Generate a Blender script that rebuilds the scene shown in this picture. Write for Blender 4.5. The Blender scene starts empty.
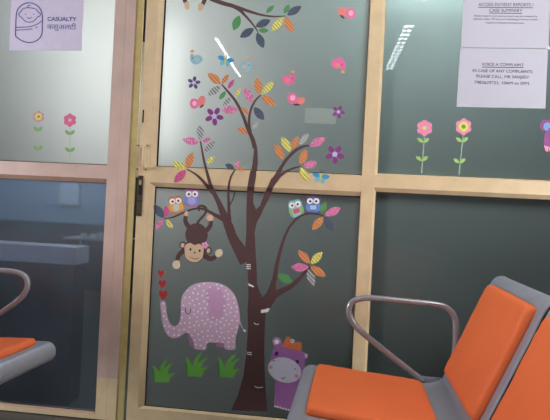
import bpy, bmesh, math, random
from mathutils import Vector, Matrix
from mathutils.geometry import tessellate_polygon
random.seed(7)
R = math.radians
scn = bpy.context.scene
COL = scn.collection

# ------------------------------------------------------------------ camera, world, lamps, exposure
CAM_H, FPX, IW, IH = 1.026, 480.0, 550, 420
YAW, PITCH, ROLL = R(5.67), R(-0.1), R(2.88)
_f = Vector((-math.sin(YAW)*math.cos(PITCH), math.cos(YAW)*math.cos(PITCH), math.sin(PITCH)))
_r0 = _f.cross(Vector((0, 0, 1))).normalized()
_u0 = _r0.cross(_f)
_r = math.cos(ROLL)*_r0 + math.sin(ROLL)*_u0
_u = -math.sin(ROLL)*_r0 + math.cos(ROLL)*_u0
cd = bpy.data.cameras.new('camera'); cam = bpy.data.objects.new('camera', cd); COL.objects.link(cam)
cd.sensor_width = 36; cd.lens = 36*FPX/IW; cd.clip_start = 0.02
M3 = Matrix((_r, _u, -_f)).transposed()
cam.matrix_world = Matrix.Translation((0, 0, CAM_H)) @ M3.to_4x4()
scn.camera = cam

w = bpy.data.worlds.new('world'); scn.world = w; w.use_nodes = True
w.node_tree.nodes['Background'].inputs[0].default_value = (0.75, 0.88, 1.0, 1)
w.node_tree.nodes['Background'].inputs[1].default_value = 0.5
scn.view_settings.view_transform = 'Standard'; scn.view_settings.look = 'None'
scn.view_settings.gamma = 1; scn.view_settings.use_curve_mapping = False
scn.view_settings.exposure = 0.0

def area(name, loc, size, power, color, aim):
    l = bpy.data.lights.new(name, 'AREA'); l.shape = 'RECTANGLE'; l.size, l.size_y = size
    l.energy = power; l.color = color
    o = bpy.data.objects.new(name, l); COL.objects.link(o); o.location = loc
    o.rotation_euler = (Vector(aim)-Vector(loc)).to_track_quat('-Z', 'Y').to_euler()
    return o
TUBE_E = 110.0        # strength of the ceiling tubes
GRID_E = 42.0
WIN_E = 0.7         # daylight panes of the far room
area('ceiling_lamp_light', (1.0, 0.85, 2.9), (1.2, 0.6), 38, (1.0, 0.94, 0.87), (0.5, 1.4, 0.4))  # added overhead fill for frames and seats, no fixture behind it
area('window_daylight', (2.30, 0.72, 1.25), (0.8, 0.9), 62, (1.0, 0.94, 0.88), (-0.5, 2.1, 0.7))  # added fill from the right, placed where the glass does not mirror it
area('window_daylight', (-4.15, 0.9, 1.2), (0.8, 1.0), 128, (0.97, 0.96, 1.0), (-0.6, 2.1, 0.4))  # added fill from the left that brightens the lower frames and stickers
# added lights behind the glass that shape its bright gradient
area('far_lamp_light', (-1.0, 2.76, 1.72), (0.3, 0.8), 14, (0.96, 1.0, 0.99), (-0.88, 2.2, 1.75))
area('far_lamp_light', (0.50, 2.75, 2.4), (0.5, 0.4), 15, (0.72, 1.0, 1.0), (0.5, 2.2, 1.9))
area('far_lamp_light', (-1.85, 2.9, 2.2), (0.4, 0.4), 4, (0.85, 0.96, 1.0), (-1.6, 2.2, 1.6))

# ------------------------------------------------------------------ helpers
def s2l(c):
    return tuple(((v/255)/12.92 if v/255 <= 0.04045 else ((v/255+0.055)/1.055)**2.4) for v in c)
MATS = {}
def mat(name, rgb, rough=0.5, metal=0.0, noise=0.06, scale=30, spec=0.5, bump=0.0, emit=None):
    if name in MATS: return MATS[name]
    m = bpy.data.materials.new(name); m.use_nodes = True; nt = m.node_tree
    b = nt.nodes['Principled BSDF']; c = s2l(rgb)
    tc = nt.nodes.new('ShaderNodeTexCoord'); nz = nt.nodes.new('ShaderNodeTexNoise')
    nz.inputs['Scale'].default_value = scale; nz.inputs['Detail'].default_value = 4
    nt.links.new(tc.outputs['Object'], nz.inputs['Vector'])
    rp = nt.nodes.new('ShaderNodeValToRGB')
    rp.color_ramp.elements[0].position = 0.3; rp.color_ramp.elements[1].position = 0.7
    rp.color_ramp.elements[0].color = tuple(v*(1-noise*2) for v in c)+(1,)
    rp.color_ramp.elements[1].color = tuple(min(1, v*(1+noise)) for v in c)+(1,)
    nt.links.new(nz.outputs['Fac'], rp.inputs['Fac']); nt.links.new(rp.outputs['Color'], b.inputs['Base Color'])
    b.inputs['Roughness'].default_value = rough; b.inputs['Metallic'].default_value = metal
    b.inputs['Specular IOR Level'].default_value = spec
    if bump:
        bp_ = nt.nodes.new('ShaderNodeBump'); bp_.inputs['Strength'].default_value = bump
        bp_.inputs['Distance'].default_value = 0.002
        nt.links.new(nz.outputs['Fac'], bp_.inputs['Height']); nt.links.new(bp_.outputs['Normal'], b.inputs['Normal'])
    if emit:
        b.inputs['Emission Color'].default_value = c+(1,); b.inputs['Emission Strength'].default_value = emit
    MATS[name] = m; return m
def leafmat(name, rgb, rgb2, kind):
    """sticker vinyl printed with stripes or dots"""
    if name in MATS: return MATS[name]
    rgb, rgb2 = mute(rgb, .85, .97), mute(rgb2, .85, .97)
    m = mat(name, rgb, 0.55, 0, 0.03); nt = m.node_tree; b = nt.nodes['Principled BSDF']
    tc = nt.nodes.new('ShaderNodeTexCoord')
    if kind == 'stripe':
        t = nt.nodes.new('ShaderNodeTexWave'); t.inputs['Scale'].default_value = 36; t.inputs['Distortion'].default_value = 2
        t.inputs['Detail Scale'].default_value = 2; out = t.outputs['Fac']; t.bands_direction = 'DIAGONAL'
    else:
        t = nt.nodes.new('ShaderNodeTexVoronoi'); t.inputs['Scale'].default_value = 130; out = t.outputs['Distance']
    nt.links.new(tc.outputs['Object'], t.inputs['Vector'])
    rp = nt.nodes.new('ShaderNodeValToRGB'); e = rp.color_ramp.elements
    if kind == 'stripe': e[0].position, e[1].position = 0.45, 0.75; a, d = rgb, rgb2
    else: e[0].position, e[1].position = 0.22, 0.42; a, d = rgb2, rgb
    e[0].color = s2l(a)+(1,); e[1].color = s2l(d)+(1,)
    nt.links.new(out, rp.inputs['Fac']); nt.links.new(rp.outputs['Color'], b.inputs['Base Color'])
    return m
def bobj(name, bm, m, parent=None, smooth=False, loc=None):
    me = bpy.data.meshes.new(name); bmesh.ops.recalc_face_normals(bm, faces=bm.faces) if not getattr(bm, '_flat', 0) else None
    bm.to_mesh(me); bm.free()
    if m: me.materials.append(m)
    if smooth:
        for p in me.polygons: p.use_smooth = True
    o = bpy.data.objects.new(name, me); COL.objects.link(o)
    if parent:
        o.parent = parent; o.matrix_parent_inverse = Matrix.Translation(parent.location).inverted()
    if loc: o.location = loc
    return o
def thing(name, label, cat, loc, group=None, kind=None):
    o = bpy.data.objects.new(name, None); COL.objects.link(o); o.location = loc; o.empty_display_size = 0.05
    if label: o['label'] = label
    if cat: o['category'] = cat
    if group: o['group'] = group
    if kind: o['kind'] = kind
    return o
def add_box(bm, x0, x1, y0, y1, z0, z1, bev=0.0):
    g = bmesh.ops.create_cube(bm, size=1.0)['verts']
    for v in g:
        v.co = Vector(((x0+x1)/2+v.co.x*(x1-x0), (y0+y1)/2+v.co.y*(y1-y0), (z0+z1)/2+v.co.z*(z1-z0)))
    if bev:
        es = list({e for v in g for e in v.link_edges})
        bmesh.ops.bevel(bm, geom=es, offset=bev, segments=2, affect='EDGES', profile=0.7)
def box(name, x0, x1, y0, y1, z0, z1, m, parent=None, bev=0.0):
    bm = bmesh.new(); add_box(bm, x0, x1, y0, y1, z0, z1, bev); return bobj(name, bm, m, parent)
def struct(o):
    o['kind'] = 'structure'; return o
def smooth_path(pts, sub=6):
    """Catmull-Rom through tuples of any length"""
    if len(pts) < 3: return [tuple(p) for p in pts]
    P = [pts[0]]+list(pts)+[pts[-1]]; out = []
    for i in range(1, len(P)-2):
        for k in range(sub):
            t = k/sub
            out.append(tuple(0.5*((2*b)+(-a+c)*t+(2*a-5*b+4*c-d)*t*t+(-a+3*b-3*c+d)*t**3) for a, b, c, d in zip(P[i-1], P[i], P[i+1], P[i+2])))
    out.append(tuple(pts[-1])); return out
def add_tube(bm, pts, r, n=10, closed=False):
    pts = [Vector(p) for p in pts]; N = len(pts); rings = []
    up = None
    for i, p in enumerate(pts):
        a = pts[(i-1) % N] if (closed or i > 0) else p
        b = pts[(i+1) % N] if (closed or i < N-1) else p
        t = (b-a).normalized()
        if up is None: up = t.orthogonal().normalized()
        else: up = (up-t*up.dot(t)).normalized()
        s = t.cross(up); rr = r[i] if isinstance(r, (list, tuple)) else r
        rings.append([bm.verts.new(p+(up*math.cos(2*math.pi*k/n)+s*math.sin(2*math.pi*k/n))*rr) for k in range(n)])
    for i in range(N if closed else N-1):
        A, B = rings[i], rings[(i+1) % N]
        for k in range(n): bm.faces.new((A[k], A[(k+1) % n], B[(k+1) % n], B[k]))
    if not closed:
        bm.faces.new(rings[0][::-1]); bm.faces.new(rings[-1])

# ------------------------------------------------------------------ the partition plane
YF, YG = 2.15, 2.165                 # front of the metal frame, front of the glass
ZR1, ZR2, ZR3 = 1.192, 1.122, 1.102  # middle rail: top of face, bottom of face, foot of the lower bead
XS1, XS0, XM0, XM1, XM2 = -0.803, -0.778, 0.165, 0.219, 0.234   # door stile / bead / mullion / bead
def surf(x, z):
    """y of the front surface (frame or glass) at wall position x, z, for the door leaf and fixed light"""
    def lin(a, b, t): return a+(b-a)*max(0, min(1, t))
    if x < XS1: return YF
    y = lin(YF, YG, (x-XS1)/(XS0-XS1))
    if XM0 <= x <= XM1: return YF
    if XM1 < x: y = lin(YF, YG, (x-XM1)/(XM2-XM1))
    top, bot = (1.192, 1.122) if x < XM0 else (1.200, 1.144)
    if bot <= z <= top: return YF
    if z > top: yy = lin(YF, YG, (z-top)/0.006)
    else: yy = lin(YF, YG, (bot-z)/0.020)
    return min(y, yy)
def bp(px, py, y=YG):
    d = ((px-IW/2)/FPX)*_r-((py-IH/2)/FPX)*_u+_f
    t = y/d.y
    return d.x*t, CAM_H+d.z*t
def P2(px, py):
    """photo position -> position on the partition's surface"""
    x, z = bp(px, py)
    for _ in range(2):
        x, z = bp(px, py, surf(x, z))
    return x, z
def decal(name, loops, m, parent, layer=1, label=None, step=False):
    """flat vinyl from closed loops in wall coordinates; it follows the frame where it crosses it"""
    bm = bmesh.new()
    for lp in loops:
        vs = [bm.verts.new((x, 0, z)) for x, z in lp]
        for tri in tessellate_polygon([[Vector((x, z, 0)) for x, z in lp]]):
            try: bm.faces.new([vs[i] for i in tri])
            except ValueError: pass
    for z in (1.198, 1.192, 1.122, 1.102):
        bmesh.ops.bisect_plane(bm, geom=bm.verts[:]+bm.edges[:]+bm.faces[:], plane_co=(0, 0, z), plane_no=(0, 0, 1))
    for x in (XS1, XS0):
        bmesh.ops.bisect_plane(bm, geom=bm.verts[:]+bm.edges[:]+bm.faces[:], plane_co=(x, 0, 0), plane_no=(1, 0, 0))
    for v in bm.verts: v.co.y = surf(v.co.x, v.co.z)-0.0004*layer
    for f in bm.faces:
        f.normal_update()
        if f.normal.y > 0: f.normal_flip()
    me = bpy.data.meshes.new(name); bm.to_mesh(me); bm.free(); me.materials.append(m)
    o = bpy.data.objects.new(name, me); COL.objects.link(o)
    if parent:
        o.parent = parent; o.matrix_parent_inverse = Matrix.Translation(parent.location).inverted()
    if label: o['label'] = label
    return o
def poly(pts, sub=0):
    q = smooth_closed(pts, sub) if sub else pts
    return [P2(*p) for p in q]
def smooth_closed(pts, sub=5):
    n = len(pts); out = []
    for i in range(n):
        a, b, c, d = pts[i-1], pts[i], pts[(i+1) % n], pts[(i+2) % n]
        for k in range(sub):
            t = k/sub
            out.append(tuple(0.5*((2*b_)+(-a_+c_)*t+(2*a_-5*b_+4*c_-d_)*t*t+(-a_+3*b_-3*c_+d_)*t**3) for a_, b_, c_, d_ in zip(a, b, c, d)))
    return out
def ell(cx, cy, rx, ry, ang=0, n=24):
    a = R(ang); return [P2(cx+rx*math.cos(t)*math.cos(a)-ry*math.sin(t)*math.sin(a), cy+rx*math.cos(t)*math.sin(a)+ry*math.sin(t)*math.cos(a))
                        for t in [2*math.pi*k/n for k in range(n)]]
def stroke(pts, sub=6):
    """pts (x, y, width) in photo units -> closed loop"""
    q = smooth_path(pts, sub); L, Rr = [], []
    for i, (x, y, wd) in enumerate(q):
        a = q[max(0, i-1)]; b = q[min(len(q)-1, i+1)]
        tx, ty = b[0]-a[0], b[1]-a[1]; l = math.hypot(tx, ty) or 1
        nx, ny = -ty/l*wd/2, tx/l*wd/2
        L.append(P2(x+nx, y+ny)); Rr.append(P2(x-nx, y-ny))
    return L+Rr[::-1]
def line(pts, wd, sub=4): return stroke([(x, y, wd) for x, y in pts], sub)
def leafloop(x0, y0, x1, y1, wd):
    out = []; n = 9; dx, dy = x1-x0, y1-y0; l = math.hypot(dx, dy); nx, ny = -dy/l, dx/l
    prof = [math.sin(math.pi*(k/n))**0.8 for k in range(n+1)]
    for k in range(n+1): out.append((x0+dx*k/n+nx*prof[k]*wd/2, y0+dy*k/n+ny*prof[k]*wd/2))
    for k in range(n-1, 0, -1): out.append((x0+dx*k/n-nx*prof[k]*wd/2, y0+dy*k/n-ny*prof[k]*wd/2))
    return [P2(*p) for p in out]
def sticker(name, label, cat, px, py, group=None):
    x, z = P2(px, py); return thing(name, label, cat, (x, surf(x, z), z), group)

# ------------------------------------------------------------------ materials
paint = mat('cream_paint', (204, 184, 150), 0.42, noise=0.05, scale=14, bump=0.05)
film = mat('pink_protective_film', (190, 168, 160), 0.4, noise=0.05, scale=10, bump=0.1)
yellowp = mat('yellow_cream_paint', (180, 164, 112), 0.45, noise=0.05)
gasket = mat('black_gasket', (28, 28, 28), 0.7)
bronze = mat('dark_bronze', (92, 82, 68), 0.4, 0.6)
screwm = mat('dark_screw', (30, 26, 24), 0.5, 0.4)
steel = mat('painted_grey_steel', (146, 152, 166), 0.38, 0.2, noise=0.03)
steel_d = mat('dark_edge_steel', (74, 66, 68), 0.42, 0.5, noise=0.03)
chrome = mat('grey_tube_steel', (150, 152, 160), 0.24, 0.4, noise=0.02)
orange = mat('orange_vinyl', (222, 112, 66), 0.6, noise=0.03, scale=6, bump=0.10, spec=0.2)
black = mat('black_rubber', (22, 22, 23), 0.6)
wallm = mat('white_wall', (205, 208, 205), 0.8, noise=0.03, scale=3)
darkm = mat('dark_cabinet', (44, 42, 46), 0.5)
greym = mat('grey_worktop', (176, 176, 184), 0.6)

def glass(name, film_fac, rough, tint, diff):
    m = bpy.data.materials.new(name); m.use_nodes = True; nt = m.node_tree; N = nt.nodes; L = nt.links
    N.remove(N['Principled BSDF']); out = N['Material Output']
    rf = N.new('ShaderNodeBsdfRefraction'); rf.inputs['IOR'].default_value = 1.25; rf.inputs['Roughness'].default_value = rough
    rf.inputs['Color'].default_value = tint+(1,)
    tl = N.new('ShaderNodeBsdfTranslucent'); tl.inputs['Color'].default_value = tint+(1,)
    df = N.new('ShaderNodeBsdfDiffuse'); df.inputs['Color'].default_value = diff+(1,)
    tc = N.new('ShaderNodeTexCoord'); nz = N.new('ShaderNodeTexNoise'); nz.inputs['Scale'].default_value = 5
    L.new(tc.outputs['Object'], nz.inputs['Vector'])
    mr = N.new('ShaderNodeMapRange'); L.new(nz.outputs['Fac'], mr.inputs['Value'])
    mr.inputs['To Min'].default_value = film_fac-0.04; mr.inputs['To Max'].default_value = film_fac+0.04
    m1 = N.new('ShaderNodeMixShader'); L.new(mr.outputs['Result'], m1.inputs['Fac']); L.new(rf.outputs[0], m1.inputs[1]); L.new(tl.outputs[0], m1.inputs[2])
    m2 = N.new('ShaderNodeMixShader'); m2.inputs['Fac'].default_value = 0.12; L.new(m1.outputs[0], m2.inputs[1]); L.new(df.outputs[0], m2.inputs[2])
    gl = N.new('ShaderNodeBsdfGlossy'); gl.inputs['Roughness'].default_value = 0.004
    fr = N.new('ShaderNodeFresnel'); fr.inputs['IOR'].default_value = 1.36
    ge = N.new('ShaderNodeNewGeometry'); mm = N.new('ShaderNodeMath'); mm.operation = 'SUBTRACT'; mm.use_clamp = True
    L.new(fr.outputs[0], mm.inputs[0]); L.new(ge.outputs['Backfacing'], mm.inputs[1])
    m3 = N.new('ShaderNodeMixShader'); L.new(mm.outputs[0], m3.inputs['Fac']); L.new(m2.outputs[0], m3.inputs[1]); L.new(gl.outputs[0], m3.inputs[2])
    L.new(m3.outputs[0], out.inputs[0]); return m
frosted = glass('frosted_film_glass', 0.80, 0.5, (0.61, 0.613, 0.605), (0.03, 0.033, 0.033))
clearer = glass('lightly_frosted_glass', 0.10, 0.10, (0.75, 0.82, 0.90), (0.10, 0.11, 0.13))

# ------------------------------------------------------------------ room shells
XL, XR, YB, YN, ZC = -4.3, 2.4, 5.2, -3.2, 2.95
tile = mat('grey_floor_tile', (72, 70, 66), 0.45, noise=0.08, scale=2)
struct(box('floor', XL, XR, YN, 2.2, -0.05, 0.0, tile))
struct(box('floor', XL, XR, 2.2, YB, -0.05, 0.0, mat('far_floor', (84, 80, 72), 0.4, noise=0.08, scale=2)))
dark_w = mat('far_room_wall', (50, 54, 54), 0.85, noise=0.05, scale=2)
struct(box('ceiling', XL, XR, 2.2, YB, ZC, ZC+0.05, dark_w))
struct(box('ceiling', XL, XR, YN, 2.2, ZC, ZC+0.05, mat('ceiling_plaster', (214, 214, 210), 0.85)))
side_w = mat('side_wall', (84, 81, 76), 0.8)
for nm, a, b in (('wall_left', XL-0.1, XL), ('wall_right', XR, XR+0.1)):
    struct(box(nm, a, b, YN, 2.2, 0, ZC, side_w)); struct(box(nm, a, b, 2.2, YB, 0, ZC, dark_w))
struct(box('wall_back', XL, XR, YN-0.1, YN, 0, ZC, mat('dark_back_wall', (48, 47, 45), 0.8)))
wn = thing('window_2', None, None, (XR, 0.72, 0.9), kind='structure')  # unseen window added around the right fill light
box('window_pane', XR-.02, XR-.012, 0.3, 1.14, 0.92, 1.98, mat('daylight_glass', (235, 238, 240), .5, emit=1.0), wn)  # pane glows by itself as part of the added fill
wl = thing('window_6', None, None, (XL, 0.9, 0.9), kind='structure')  # unseen window added around the left fill light
box('window_pane', XL+.012, XL+.02, 0.48, 1.32, 0.92, 1.98, MATS['daylight_glass'], wl)
for a, b, c, d in ((.43, 1.37, .87, .92), (.43, 1.37, 1.98, 2.03), (.43, .48, .92, 1.98), (1.32, 1.37, .92, 1.98), (.88, .92, .92, 1.98)): box('window_frame', XL+.001, XL+.05, a, b, c, d, paint, wl)
for a, b, c, d in ((.25, 1.19, .87, .92), (.25, 1.19, 1.98, 2.03), (.25, .3, .92, 1.98), (1.14, 1.19, .92, 1.98), (.7, .74, .92, 1.98)): box('window_frame', XR-.05, XR-.001, a, b, c, d, paint, wn)
# far wall of the room beyond, with daylight windows
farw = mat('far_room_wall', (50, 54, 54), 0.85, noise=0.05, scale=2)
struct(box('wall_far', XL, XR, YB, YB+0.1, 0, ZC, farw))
daylight = mat('daylight_pane', (222, 240, 240), 0.5, emit=WIN_E)
def far_window(n, x0, x1, z0, z1, bars=2):
    t = thing('window_%d' % n, None, None, ((x0+x1)/2, YB, z0), kind='structure')
    box('window_pane', x0, x1, YB-0.03, YB-0.02, z0, z1, daylight, t)
    bm = bmesh.new()
    for a, b, c, d in ((x0-.05, x1+.05, z1, z1+.05), (x0-.05, x1+.05, z0-.05, z0), (x0-.05, x0, z0, z1), (x1, x1+.05, z0, z1)):
        add_box(bm, a, b, YB-0.07, YB-0.001, c, d)
    for k in range(1, bars+1):
        x = x0+(x1-x0)*k/(bars+1); add_box(bm, x-.02, x+.02, YB-0.06, YB-0.031, z0, z1)
    bobj('window_frame', bm, paint, t)
far_window(3, -2.05, -0.75, 1.35, 2.75, 1)
far_window(4, 0.55, 1.75, 2.35, 2.85, 1)
far_window(5, -4.0, -2.6, 1.9, 2.8, 1)
struct(box('wall_blue_panel', XL, -2.3, YB-.02, YB, 0.75, 1.8, mat('pale_blue_wall', (150, 166, 190), .8)))  # panel added to stand in for a bluish reflection in the left pane
area('far_lamp_light', (-3.0, 3.9, 2.6), (0.5, 0.5), 30, (0.85, 0.93, 1.0), (-3.1, 5.2, 1.2))  # added light that brightens the blue panel

# ------------------------------------------------------------------ partition frames
ZT, ZB = 2.35, 0.0
GT = 0.003
struct(box('wall_partition', XL, XR, YF+0.005, YF+0.055, ZT, ZC, wallm))
def bead_bar(bm, pts_front, pts_back):
    """prism strip between a front edge line and a recessed back edge line"""
    a, b = pts_front; c, d = pts_back
    vs = [bm.verts.new(p) for p in (a, b, d, c)]; bm.faces.new(vs)
def rect_bead(bm, x0, x1, z0, z1, wl, wr, wb, wt):
    """sloped glazing bead ring inside opening x0..x1, z0..z1, with widths left, right, bottom, top"""
    o = [(x0, YF, z0), (x1, YF, z0), (x1, YF, z1), (x0, YF, z1)]
    i = [(x0+wl, YG+.001, z0+wb), (x1-wr, YG+.001, z0+wb), (x1-wr, YG+.001, z1-wt), (x0+wl, YG+.001, z1-wt)]
    for k in range(4):
        j = (k+1) % 4
        bead_bar(bm, (o[k], o[j]), (i[k], i[j]))
def gasket_ring(bm, x0, x1, z0, z1, wds, y=YG-0.0006):
    l, r, b, t = wds
    for a, c, d, e in ((x0, x0+l, z0, z1), (x1-r, x1, z0, z1), (x0, x1, z0, z0+b), (x0, x1, z1-t, z1)):
        if c-a > 0.0005 and e-d > 0.0005: add_box(bm, a, c, y, YG+.004, d, e)
def pane(x0, x1, z0, z1, m, parent, yo=0):
    return box('glass_pane', x0, x1, YG+yo, YG+yo+GT, z0, z1, m, parent)

# door leaf with the tree
dr = thing('door_1', None, None, (-0.3, YF, 0), kind='structure')
box('stile', -0.858, XS1, YF, YF+0.045, 0.005, ZT-0.01, paint, dr, 0.0015)
box('rail', XS1, XM0, YF, YF+0.045, ZR2, ZR1, paint, dr)
box('rail', XS1, XM0, YF, YF+0.045, 0.005, 0.075, paint, dr)
box('rail', XS1, XM0, YF, YF+0.045, 2.27, ZT-0.01, paint, dr)
bm = bmesh.new(); rect_bead(bm, XS1, XM0, ZR1, 2.27, .025, .001, .006, .02); bobj('glazing_bead', bm, paint, dr)
bm = bmesh.new(); rect_bead(bm, XS1, XM0, 0.075, ZR2, .025, .001, .008, .020); bobj('glazing_bead', bm, paint, dr)
bm = bmesh.new(); gasket_ring(bm, XS0, XM0, ZR1+.005, 2.25, (.007, .002, .003, .002)); gasket_ring(bm, XS0, XM0, 0.083, ZR3, (.005, .002, .003, .006)); bobj('gasket', bm, gasket, dr)
pane(XS0, XM0, ZR1, 2.27, frosted, dr); pane(XS0, XM0, 0.075, ZR3+.01, frosted, dr)
# pull handle
ph = bmesh.new()
add_box(ph, -0.869, -0.817, YF-0.004, YF, 1.278, 1.298, .0015); add_box(ph, -0.869, -0.817, YF-0.004, YF, 1.170, 1.190, .0015)
ho = bobj('pull_handle', ph, paint, dr)
bm = bmesh.new(); add_tube(bm, [(-0.826, YF-0.003, 1.284), (-0.826, YF-0.022, 1.280), (-0.826, YF-0.028, 1.270), (-0.826, YF-0.028, 1.196), (-0.826, YF-0.022, 1.186), (-0.826, YF-0.003, 1.182)], 0.0065, 10)
bobj('grip', bm, paint, ho, True)
bm = bmesh.new(); add_box(bm, -0.855, -0.832, YF-0.001, YF-0.0001, 1.190, 1.278)
bobj('recess_plate', bm, mat('tan_plate', (180, 150, 108), 0.5), ho)
for sx in (-0.863, -0.824):
    for sz in (1.289, 1.179):
        bm = bmesh.new(); bmesh.ops.create_cone(bm, cap_ends=True, segments=12, radius1=.0042, radius2=.003, depth=.003, matrix=Matrix.Translation((sx if sx < -.85 else -0.8215, YF-.005, sz)) @ Matrix.Rotation(R(90), 4, 'X'))
        bobj('screw', bm, screwm, ho)
# latch
bm = bmesh.new(); add_box(bm, -0.857, -0.832, YF-.003, YF, 0.962, 1.150, .0008); la = bobj('latch_plate', bm, bronze, dr)
box('keyhole', -0.850, -0.838, YF-.0045, YF-.003, 1.060, 1.105, screwm, la)
box('latch_bolt', -0.849, -0.839, YF-.007, YF-.003, 1.108, 1.128, mat('tan_plate', (180, 150, 108), 0.5), la)
box('latch_seam', -0.857, -0.832, YF-.0034, YF-.003, 1.030, 1.034, screwm, la)
for sz in (1.141, 0.972):
    bm = bmesh.new(); bmesh.ops.create_cone(bm, cap_ends=True, segments=12, radius1=.004, radius2=.003, depth=.003, matrix=Matrix.Translation((-.8445, YF-.0045, sz)) @ Matrix.Rotation(R(90), 4, 'X')); bobj('screw', bm, screwm, la)
box('slot', -0.851, -0.845, YF-.001, YF+.001, 1.395, 1.455, screwm, dr)

# fixed light on the right: mullion, rail, panes
fw = thing('window_1', None, None, (1.2, YF, 0), kind='structure')
XE = 2.39
box('mullion', XM0, XM1, YF-0.001, YF+0.05, 0.0, ZT, paint, fw, 0.0015)
box('rail', XM1, XE, YF, YF+0.045, 1.144, 1.200, paint, fw)
box('rail', XM1, XE, YF, YF+0.045, 0.0, 0.075, paint, fw)
box('rail', XM0, XE, YF, YF+0.045, 2.27, ZT, paint, fw)
bm = bmesh.new(); rect_bead(bm, XM1, XE, 1.200, 2.27, .015, .02, .008, .02); bobj('glazing_bead', bm, paint, fw)
bm = bmesh.new(); rect_bead(bm, XM1, XE, 0.075, 1.144, .012, .02, .01, .019); bobj('glazing_bead', bm, paint, fw)
pane(XM1, XE, 1.200, 2.27, frosted, fw); pane(XM1, XE, 0.075, 1.144, frosted, fw)

# left leaf with the protective film still on
dl = thing('door_2', None, None, (-1.5, YF, 0), kind='structure')
XW = -1.98
box('stile', -1.009, -0.956, YF, YF+0.045, 0.20, ZT-0.01, film, dl, 0.001)
box('stile', -0.9555, -0.909, YF, YF+0.045, 0.20, ZT-0.01, film, dl, 0.001)
box('bare_stile', -1.009, -0.956, YF+.0005, YF+0.045, 0.005, 0.20, paint, dl, 0.001)
box('bare_stile', -0.9555, -0.909, YF+.0005, YF+0.045, 0.005, 0.20, paint, dl, 0.001)
box('meeting_strip', -0.909, -0.873, YF+0.004, YF+0.012, 0.005, ZT-0.01, yellowp, dl, 0.003)
box('rail', XW, -1.009, YF, YF+0.045, 1.128, 1.190, film, dl)
box('rail', XW, -1.009, YF, YF+0.045, 0.005, 0.028, paint, dl)
box('rail', XW, -1.009, YF, YF+0.045, 2.27, ZT-.01, film, dl)
box('stile', XW-.06, XW, YF, YF+0.045, 0.005, ZT-.01, film, dl)
bm = bmesh.new(); rect_bead(bm, XW, -1.009, 1.190, 2.27, .01, .002, .004, .02); rect_bead(bm, XW, -1.009, 0.028, 1.128, .01, .002, .006, .021)
bobj('glazing_bead', bm, mat('film_on_bead', (168, 138, 122), 0.45), dl)
bm = bmesh.new(); gasket_ring(bm, XW, -1.009, 1.190, 2.27, (.002, .002, .006, .002)); gasket_ring(bm, XW, -1.009, 0.03, 1.107, (.002, .003, .005, .002)); bobj('gasket', bm, gasket, dl)
pane(XW, -1.009, 1.190, 2.27, frosted, dl); pane(XW, -1.009, 0.028, 1.11, clearer, dl)
box('trim_1', XL, XW-.061, YF, YF+.045, 0, ZT, paint)['kind'] = 'structure'

# ------------------------------------------------------------------ room beyond: reflection stand-ins and added light-blocking cabinets
cb = thing('reception_counter', 'dark low counter with a grey top edge seen through the left door leaf', 'counter', (-2.6, 2.6, 0))  # counter added to suggest the reflections in the lower left pane
box('counter_top', -3.9, -1.20, 2.26, 2.40, 0.70, 0.787, greym, cb, 0.004)
box('counter_body', -3.85, -1.21, 2.275, 2.39, 0.0, 0.70, darkm, cb)
def at(px, py, y): x, z = bp(px, py, y); return x, z
ws = thing('wall_shelf', 'thin pale shelf seen dimly through the lower left pane', 'shelf', (-1.9, 3.6, 1.0))  # shelf added to suggest reflections in the lower left pane
x0, z0 = at(70, 236.5, 3.4); x1, _ = at(125, 238, 3.4); SZ = z0
box('shelf_board', x0, x1, 3.3, 3.6, z0-.012, z0, greym, ws)
for xx in (x0+.05, x1-.06): box('shelf_post', xx, xx+.025, 3.45, 3.48, 0, z0-.012, greym, ws)
for i, (px, wd, hh) in enumerate(((84, .03, .03), (94, .045, .03), (101.5, .035, .04))):
    x, _ = at(px, 232, 3.4)
    bt = box('white_box', x-wd/2, x+wd/2, 3.38, 3.42, SZ+.0005, SZ+hh, mat('white_card', (225, 230, 232), .6), None, .002)  # white bits of reflection, built as boxes
    bt['label'] = ['small white box on the shelf behind the left pane, nearest its free end', 'wide low white box on the shelf behind the left pane, between two others', 'tallest white box on the shelf, next to the door stile'][i]
    bt['category'] = 'box'; bt['group'] = 'white boxes on the shelf behind the glass'
x0, z0 = at(60, 203, YB-.03); x1, z1 = at(79, 183, YB-.03)
wnn = thing('wall_notice', 'pale rectangular board on the far blue wall, seen through the lower left pane', 'board', ((x0+x1)/2, YB-.03, z0))  # board added in place of a window reflected in the glass
box('board_panel', x0, x1, YB-.04, YB-.0205, z0, z1, mat('pale_screen', (196, 206, 226), .4), wnn, .004)
bm = bmesh.new()
for a, b, c, d in ((x0-.02, x1+.02, z1, z1+.02), (x0-.02, x1+.02, z0-.02, z0), (x0-.02, x0, z0, z1), (x1, x1+.02, z0, z1)): add_box(bm, a, b, YB-.045, YB-.0205, c, d)
bobj('board_frame', bm, greym, wnn)
for i, (x0, x1, hh) in enumerate(((-0.30, 0.44, 0.74), (0.46, 2.3, 0.98))):
    c = thing('storage_cabinet', ['dark low storage cabinet standing behind the door with the tree', 'dark taller storage cabinet behind the right glass panel'][i], 'cabinet', ((x0+x1)/2, 2.6, 0))  # unseen cabinets added to block backlight and darken the lower panes
    box('cabinet_body', x0, x1, 2.36, 2.86, 0.05, hh, darkm, c, 0.01); box('plinth', x0+.03, x1-.03, 2.39, 2.84, 0, 0.05, black, c)
    box('cabinet_door', x0+.02, (x0+x1)/2-.005, 2.34, 2.36, 0.08, hh-.03, darkm, c, .003); box('cabinet_door', (x0+x1)/2+.005, x1-.02, 2.34, 2.36, 0.08, hh-.03, darkm, c, .003)

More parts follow.
